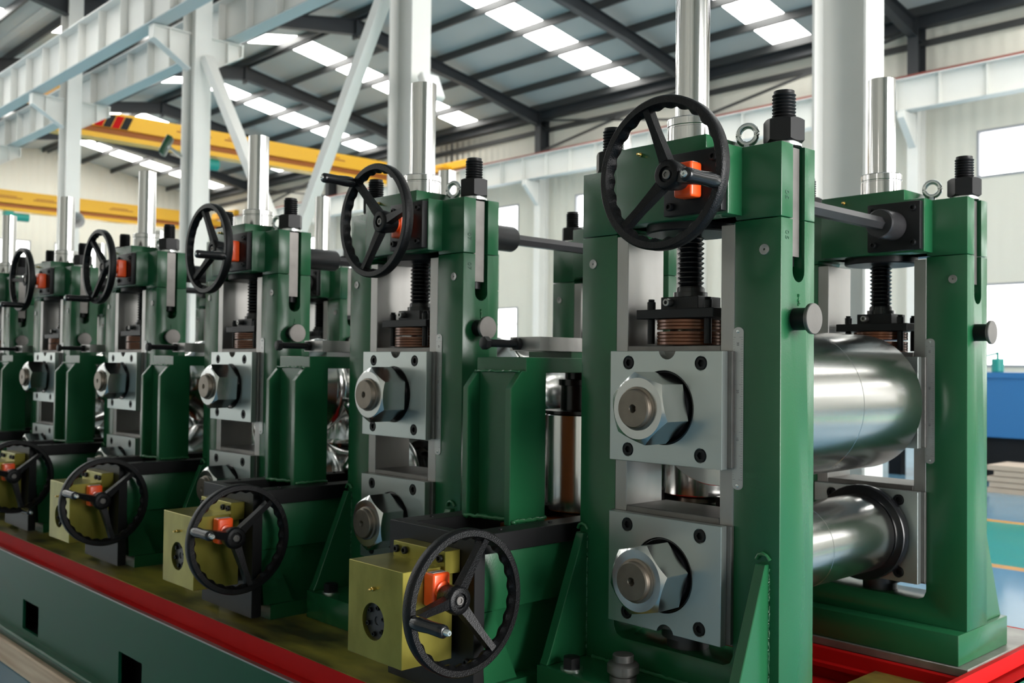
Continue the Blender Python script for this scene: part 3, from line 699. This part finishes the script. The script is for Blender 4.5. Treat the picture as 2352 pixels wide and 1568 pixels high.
# roof: sheets between purlins, roof lights, purlins
ceil = empty('ceiling', (XG1/2, YM, EZ)); tag(ceil, kind='structure'); cl0 = ceil.location
PUR = [0.1, 1.57, 2.9, 4.22, 5.55, 6.75]
for y0, y1 in ((YN, YM), (YM, YF)):
    ym = (y0+y1)/2; half = (y1-y0)/2; zr = RZ+ (.0)
    for s in (-1, 1):
        n = (PUR[:]+[half+.1])
        n = [0] + n[1:]
        zat = lambda d: zr-SL*d
        for i in range(len(n)-1):
            d0, d1 = n[i], n[i+1]
            for j in range(len(GX)-1):
                xa, xb = GX[j+1], GX[j]; xs = (xa+xb)/2 + (.65 if j == 4 else (-.25 if j == 5 else 0)); sw = .53
                def slab(a, b_, th=.03, dz=0.):
                    P = [(ym+s*d0, zat(d0)+dz), (ym+s*d1, zat(d1)+dz), (ym+s*d1, zat(d1)+dz+th), (ym+s*d0, zat(d0)+dz+th)]
                    return MB().prism(P, a, b_, 'X')
                lit = i < len(n)-2 and (y0 > 0 or j >= 4)
                if lit:
                    for a, b_ in ((xa, xs-sw), (xs+sw, xb)): part('roof_panel', slab(a, b_).mesh('roof_panel', 'roof_sheet'), ceil, tuple(-cl0))
                    part('skylight', slab(xs-sw, xs+sw, .01).mesh('skylight', 'skylight'), ceil, tuple(-cl0))
                else: part('roof_panel', slab(xa, xb).mesh('roof_panel', 'roof_sheet'), ceil, tuple(-cl0))
        for d in PUR:
            part('purlin', MB().box(XG1, XG0, -.035, .035, -.19, 0).mesh('purlin', 'purlin'), ceil, (-cl0.x, ym+s*d-cl0.y, zat(d)-.002-cl0.z))
# rafters and wall posts
def ibeam_poly(w, h, tf, tw):
    return [(-w/2, -h/2), (w/2, -h/2), (w/2, -h/2+tf), (tw/2, -h/2+tf), (tw/2, h/2-tf), (w/2, h/2-tf), (w/2, h/2), (-w/2, h/2), (-w/2, h/2-tf), (-tw/2, h/2-tf), (-tw/2, -h/2+tf), (-w/2, -h/2+tf)]
def rafter(x, y0, y1):
    ym = (y0+y1)/2; half = (y1-y0)/2; root = empty('roof_rafter', (x, ym, RZ-.5))
    for s in (-1, 1):
        b = MB(); rr = []
        for d, dep in ((0, .42), (half*.55, .28), (half-.1, .42)):
            zt = RZ-.19-SL*d; zb = zt-dep; w, tf, tw = .2, .02, .02
            sec = [(-w/2, zb), (w/2, zb), (w/2, zb+tf), (tw/2, zb+tf), (tw/2, zt-tf), (w/2, zt-tf), (w/2, zt), (-w/2, zt), (-w/2, zt-tf), (-tw/2, zt-tf), (-tw/2, zb+tf), (-w/2, zb+tf)]
            rr.append([(px, s*d, pz-(RZ-.5)) for px, pz in sec])
        part('rafter_arm', b.rings(rr).mesh('rafter_arm', 'rafter'), root)
    part('ridge_plate', MB().box(-.1, .1, -.03, .03, -.22, .3).mesh('ridge_plate', 'rafter'), root)
    return root
WPL = MB().prism(ibeam_poly(.25, .4, .02, .02), 0, 8.0, 'Z').mesh('lower_post', 'white_paint'); WPU = MB().prism(ibeam_poly(.25, .4, .02, .02), 8.0, EZ-.05, 'Z').mesh('upper_post', 'rafter')
for i, x in enumerate(GX[1:-1]):
    og = ORD[len(GX)-3-i]
    r = rafter(x, YM, YF); tag(r, 'dark steel roof rafter over the crane bay, %s from the far gable wall' % og, 'roof beam', 'rafters over the crane bay')
    r = rafter(x, YN, YM); tag(r, 'dark steel roof rafter over the mill bay, %s from the far gable wall' % og, 'roof beam', 'rafters over the mill bay')
    for yy, lab in ((YF-.22, 'back wall post, white below and dark above, %s from the far gable wall' % og), (YN+.22, 'steel post on the wall facing the mill, %s from the far gable wall' % og)):
        p = empty('wall_post', (x, yy, 0)); part('lower_post', WPL, p); part('upper_post', WPU, p)
        tag(p, lab, 'column', 'wall posts')
# wall girts and eave beam on the back wall
gt = empty('wall_framing', (XG1/2, YF-.1, 8)); tag(gt, 'dark eave beam, girts and cross braces high on the back wall', 'beam')
go = (-gt.location.x, -gt.location.y, -gt.location.z)
part('eave_beam', MB().box(XG1, XG0, YF-.35, YF-.1, EZ-.28, EZ+.0).mesh('eave_beam', 'rafter'), gt, go)
part('girt', MB().box(XG1, XG0, YF-.1, YF-.001, 8.95, 9.08).mesh('girt', 'purlin'), gt, go)
for xa in (-16.1, -40.1, -4.1-6*3):
    for a, b_ in (((xa, 9.3), (xa-6, 8.3)), ((xa, 8.3), (xa-6, 9.3))):
        if xa == -16.1 and a[1] == 8.3: continue
        part('cross_brace', MB().bar((a[0]+6, YF-.3, a[1]), (b_[0]+6, YF-.3, b_[1]), .06, .06).mesh('cross_brace', 'purlin'), gt, go)
# columns with brackets, runway beams
def column_mesh(w=.48, d=.30, tf=.022, tw=.016, h=10.6):
    poly = [(-w/2, -d/2), (-w/2+tf, -d/2), (-w/2+tf, -tw/2), (w/2-tf, -tw/2), (w/2-tf, -d/2), (w/2, -d/2), (w/2, d/2), (w/2-tf, d/2), (w/2-tf, tw/2), (-w/2+tf, tw/2), (-w/2+tf, d/2), (-w/2, d/2)]
    return MB().prism(poly, 0, h, 'Z').mesh('column_shaft', 'white_paint')
CSH = column_mesh(h=9.55)
def brk(s):
    b = MB(); zt = 7.2
    b.prism([(s*.15, zt), (s*.80, zt), (s*.80, zt-.22), (s*.15, zt-.62)], -.008, .008, 'X')
    b.rings([[(-.1, s*.15, zt-.62), (.1, s*.15, zt-.62), (.1, s*.15, zt-.605), (-.1, s*.15, zt-.605)], [(-.1, s*.80, zt-.22), (.1, s*.80, zt-.22), (.1, s*.80, zt-.205), (-.1, s*.80, zt-.205)]])
    b.box(-.1, .1, min(s*.15, s*.82), max(s*.15, s*.82), zt-.015, zt); b.box(-.1, .1, min(s*.79, s*.81), max(s*.79, s*.81), zt-.23, zt)
    b.box(-.1, .1, min(s*.52, s*.535), max(s*.52, s*.535), zt-.36, zt)
    return b.mesh('crane_bracket', 'white_paint')
BRK = {1: brk(1), -1: brk(-1)}
BASEP = MB().box(-.34, .34, -.26, .26, 0, .03).mesh('base_plate', 'white_paint')
for i, x in enumerate(GX[1:-1]):
    c = empty('hall_column', (x, YM, 0)); part('column_shaft', CSH, c); part('base_plate', BASEP, c)
    for s in (1, -1): part('crane_bracket', BRK[s], c)
    lab = {0: 'white steel hall column nearest the gable door', 1: 'white steel column behind the roll stand stamped 05',
           2: 'white steel column with a pale floodlight, behind the second roll stand', 3: 'white steel column carrying the dark green floodlight and one end of the bracing',
           4: 'white steel column carrying the grey horn loudspeaker'}.get(i, 'white steel hall column beyond the one with the horn loudspeaker')
    tag(c, lab, 'column', 'white hall columns')
def runway(y, z0, h, lab, red=True, w=.28):
    b = MB(); rt = empty('crane_runway_beam', ((XG0+XG1)/2, y, z0)); L = (XG0-XG1)/2-.3
    tf, tw = .02, .012
    bm = MB().box(-L, L, -tw/2, tw/2, tf, h-tf).mesh('web', 'white_paint'); part('web', bm, rt)
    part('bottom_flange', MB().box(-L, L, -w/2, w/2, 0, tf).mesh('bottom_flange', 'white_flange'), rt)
    part('top_flange', MB().box(-L, L, -w/2-.03, w/2+.03, h-tf, h).mesh('top_flange', 'white_paint'), rt)
    st = MB().box(-.006, .006, -w/2, w/2, tf, h-tf).mesh('stiffener', 'white_paint')
    for i in range(int(2*L/1.0)): part('stiffener', st, rt, (-L+.5+i*1.0, 0, 0))
    part('crane_rail', MB().box(-L, L, -.035, .035, h, h+.09).mesh('crane_rail', 'rail_red'), rt)
    tag(rt, lab, 'crane beam'); return rt
runway(YM-.72, 7.22, .78, 'white crane runway beam on the mill side of the column row')
runway(YM+.62, 7.22, .74, 'white crane runway beam on the far side of the column row')
runway(YF-.75, 7.35, .72, 'white crane runway beam along the windowed back wall')
# wall brackets for the back runway
for i, x in enumerate(GX[1:-1]):
    b = MB().prism([(-.425, 7.33), (-1.0, 7.33), (-1.0, 7.18), (-.425, 6.6)], -.08, .08, 'X')
    tag(part('wall_bracket', b.mesh('wall_bracket', 'white_paint'), None, (x, YF, 0)), 'white bracket under the back wall runway beam, %s from the far gable wall' % ORD[len(GX)-3-i], 'bracket', 'white brackets on the back wall')
# diagonal braces between two columns
vb = empty('v_brace', (-13.1, YM, 3.0)); tag(vb, 'white V-shaped bracing between the two columns that carry floodlights', 'brace')
part('diagonal', MB().bar((-2.62, 0, 3.72), (.02, 0, .24), .16, .16, (0, 1, 0)).mesh('diagonal', 'white_paint'), vb)
part('diagonal', MB().bar((2.62, 0, 3.72), (.22, 0, .24), .16, .16, (0, 1, 0)).mesh('diagonal', 'white_paint'), vb)
part('strut', MB().box(-2.74, 2.74, -.08, .08, 0, .18).mesh('strut', 'white_paint'), vb)
# overhead cranes
def crane(x, z0, z1, lab, stripe=True, y1=YF-1.0):
    ya = YM+.86; rt = empty('overhead_crane', (x, (ya+y1)/2, z0)); o = (-x, -rt.location.y, -z0); h = z1-z0
    P = [(ya, z1-.30), (ya+1.7, z1), (y1-1.7, z1), (y1, z1-.3), (y1, z0+.30), (ya, z0+.30)]
    part('girder_box', MB().prism(P, x-.22, x+.22, 'X').mesh('girder_box', 'crane_yellow'), rt, o)
    part('girder_web', MB().box(x-.12, x+.12, ya+.1, y1-.1, z0+.1, z0+.31).mesh('girder_web', 'crane_shade_print'), rt, o)  # recess shade put into the web's colour
    part('bottom_flange', MB().box(x-.22, x+.22, ya, y1, z0, z0+.13).mesh('bottom_flange', 'crane_yellow'), rt, o)
    if stripe:
        for ys in (ya+1.0, y1-1.9):
            for i in range(4):
                P = [(ys+i*.22, z0+.301), (ys+i*.22+.2, z0+.301), (ys+i*.22+.35, z1-.06), (ys+i*.22+.15, z1-.06)]
                part('warning_stripe', MB().prism(P, x+.221, x+.224, 'X').mesh('warning_stripe', 'red' if i % 2 == 0 else 'black'), rt, o)
        for yy in (ya+3.2, ya+4.6, ya+7.6): part('lettering', MB().box(x+.221, x+.223, yy, yy+1.0, z0+.48, z0+.52).box(x+.221, x+.223, yy+.1, yy+.8, z0+.55, z0+.58).mesh('lettering', 'crane_shade_print'), rt, o)
    for yy in (ya-.24, y1+.25): part('end_carriage', MB().box(x-1.1, x+1.1, yy-.12, yy+.12, 8.175, 8.42).box(x-.2, x+.2, min(yy, yy+(.5 if yy < 12 else -.5)), max(yy, yy+(.5 if yy < 12 else -.5)), 8.18, 8.3).bevel(.02, 1).mesh('end_carriage', 'crane_yellow'), rt, o)
    part('hoist_drum', MB().cyl(.16, 3.9, 4.5, 'Y', (x, ya, z0-.2), 24).box(x-.2, x+.2, ya+3.6, ya+3.9, z0-.36, z0).mesh('hoist_drum', 'teal'), rt, o)
    tag(rt, lab, 'crane', 'overhead cranes'); return rt
crane(-26.0, 7.32, 8.02, 'yellow overhead crane with red and black stripes, just behind the V-shaped bracing')
crane(-42.0, 7.42, 8.22, 'yellow overhead crane farther off, in front of the gable wall')
# fittings on the columns
def flood(x, y, z, rz, m, lab):
    rt = empty('floodlight', (x, y, z)); part('lamp_body', MB().box(-.14, .14, -.05, .05, -.17, .17).bevel(.02, 2).mesh('lamp_body', m), rt)
    part('lamp_lens', MB().box(-.12, .12, -.056, -.05, -.15, .15).mesh('lamp_lens', 'lamp_glass'), rt)
    part('lamp_arm', MB().bar((0, .05, 0), (0, .3, -.05), .05, .05).mesh('lamp_arm', 'galvanised'), rt)
    rt.rotation_euler = (R_(-25), 0, R_(rz)); tag(rt, lab, 'floodlight')
flood(-16.2, YM-.47, 5.25, -30, 'green_dark', 'dark green floodlight clamped to a white column')
flood(-9.5, YM-.12, 5.0, 90, 'white_paint', 'pale floodlight on the column behind the second roll stand')
hs_ = empty('horn_loudspeaker', (-21.855, YM-.05, 4.55)); tag(hs_, 'grey horn loudspeaker fixed to a white column', 'loudspeaker')
part('horn', MB().lathe([(.03, .12), (.05, .22), (.12, .36), (.17, .40), (.165, .40), (.1, .34), (.03, .2)], 'X', n=24).mesh('horn', 'label_grey', 50), hs_); part('horn_bracket', MB().box(0, .16, -.03, .03, -.03, .03).mesh('horn_bracket', 'galvanised'), hs_)
# blue machine, pallets and small things by the back aisle
bm_ = empty('blue_machine', (-5, 15.6, 0)); tag(bm_, 'long blue machine table on dark legs beyond the striped aisle', 'machine')
part('table_body', MB().box(-2.4, 4.0, -.7, .8, .66, 1.58).bevel(.01, 1).mesh('table_body', 'blue_machine'), bm_)
part('table_rim', MB().box(-2.42, 4.02, -.72, .82, 1.52, 1.6).mesh('table_rim', 'blue_machine'), bm_)
part('table_shade_block', MB().box(-1.7, 3.6, -.45, .6, 0, .66).mesh('table_shade_block', 'hollow_shade'), bm_)  # dark block added for the shade beneath the table
for x in (-2.2, -1.2, 1.8, 3.8): part('leg', MB().box(x-.1, x+.1, -.66, -.5, 0, .66).mesh('leg', 'black'), bm_)
for x, lab in ((-7.75, 'bright blue machine post seen below the big polished roll'), ):
    bp_ = empty('blue_post', (x, 13.6, 0)); tag(bp_, lab, 'post')
    part('post_body', MB().box(-.45, .1, -.2, .2, 0, 1.4).bevel(.01, 1).mesh('post_body', 'blue_machine'), bp_); part('post_edge', MB().box(.16, .3, -.2, .2, 0, 1.35).mesh('post_edge', 'blue_pale'), bp_); part('foot', MB().box(-.5, .35, -.3, .3, 0, .05).mesh('foot', 'blue_machine'), bp_)
pl = empty('pallet_stack', (-4.75, 14.15, 0)); tag(pl, 'low stack of pale boards on the floor in front of the blue machine', 'boards')
for i in range(5): part('board', MB().box(-.62+.03*i*(i % 2), 1.6, -.35, .35, i*.075, i*.075+.065).mesh('board', 'pallet'), pl)
gb = empty('green_pump', (-5.78, 15.25, 1.6)); tag(gb, 'small green pump can standing on the blue machine', 'can')
part('can_body', MB().cyl(.085, 0, .2, n=20, ch=.01).mesh('can_body', 'teal'), gb); part('can_spout', MB().cyl(.02, .2, .3, n=12).bar((0, 0, .28), (-.16, 0, .24), .03, .03).mesh('can_spout', 'teal'), gb)
tb = tag(part('parts_tray', MB().box(-.3, .3, -.15, .15, 0, .09).bevel(.01, 1).mesh('parts_tray', 'pallet'), None, (-5.0, 15.3, 1.6)), 'pale tray of parts on the blue machine', 'tray')
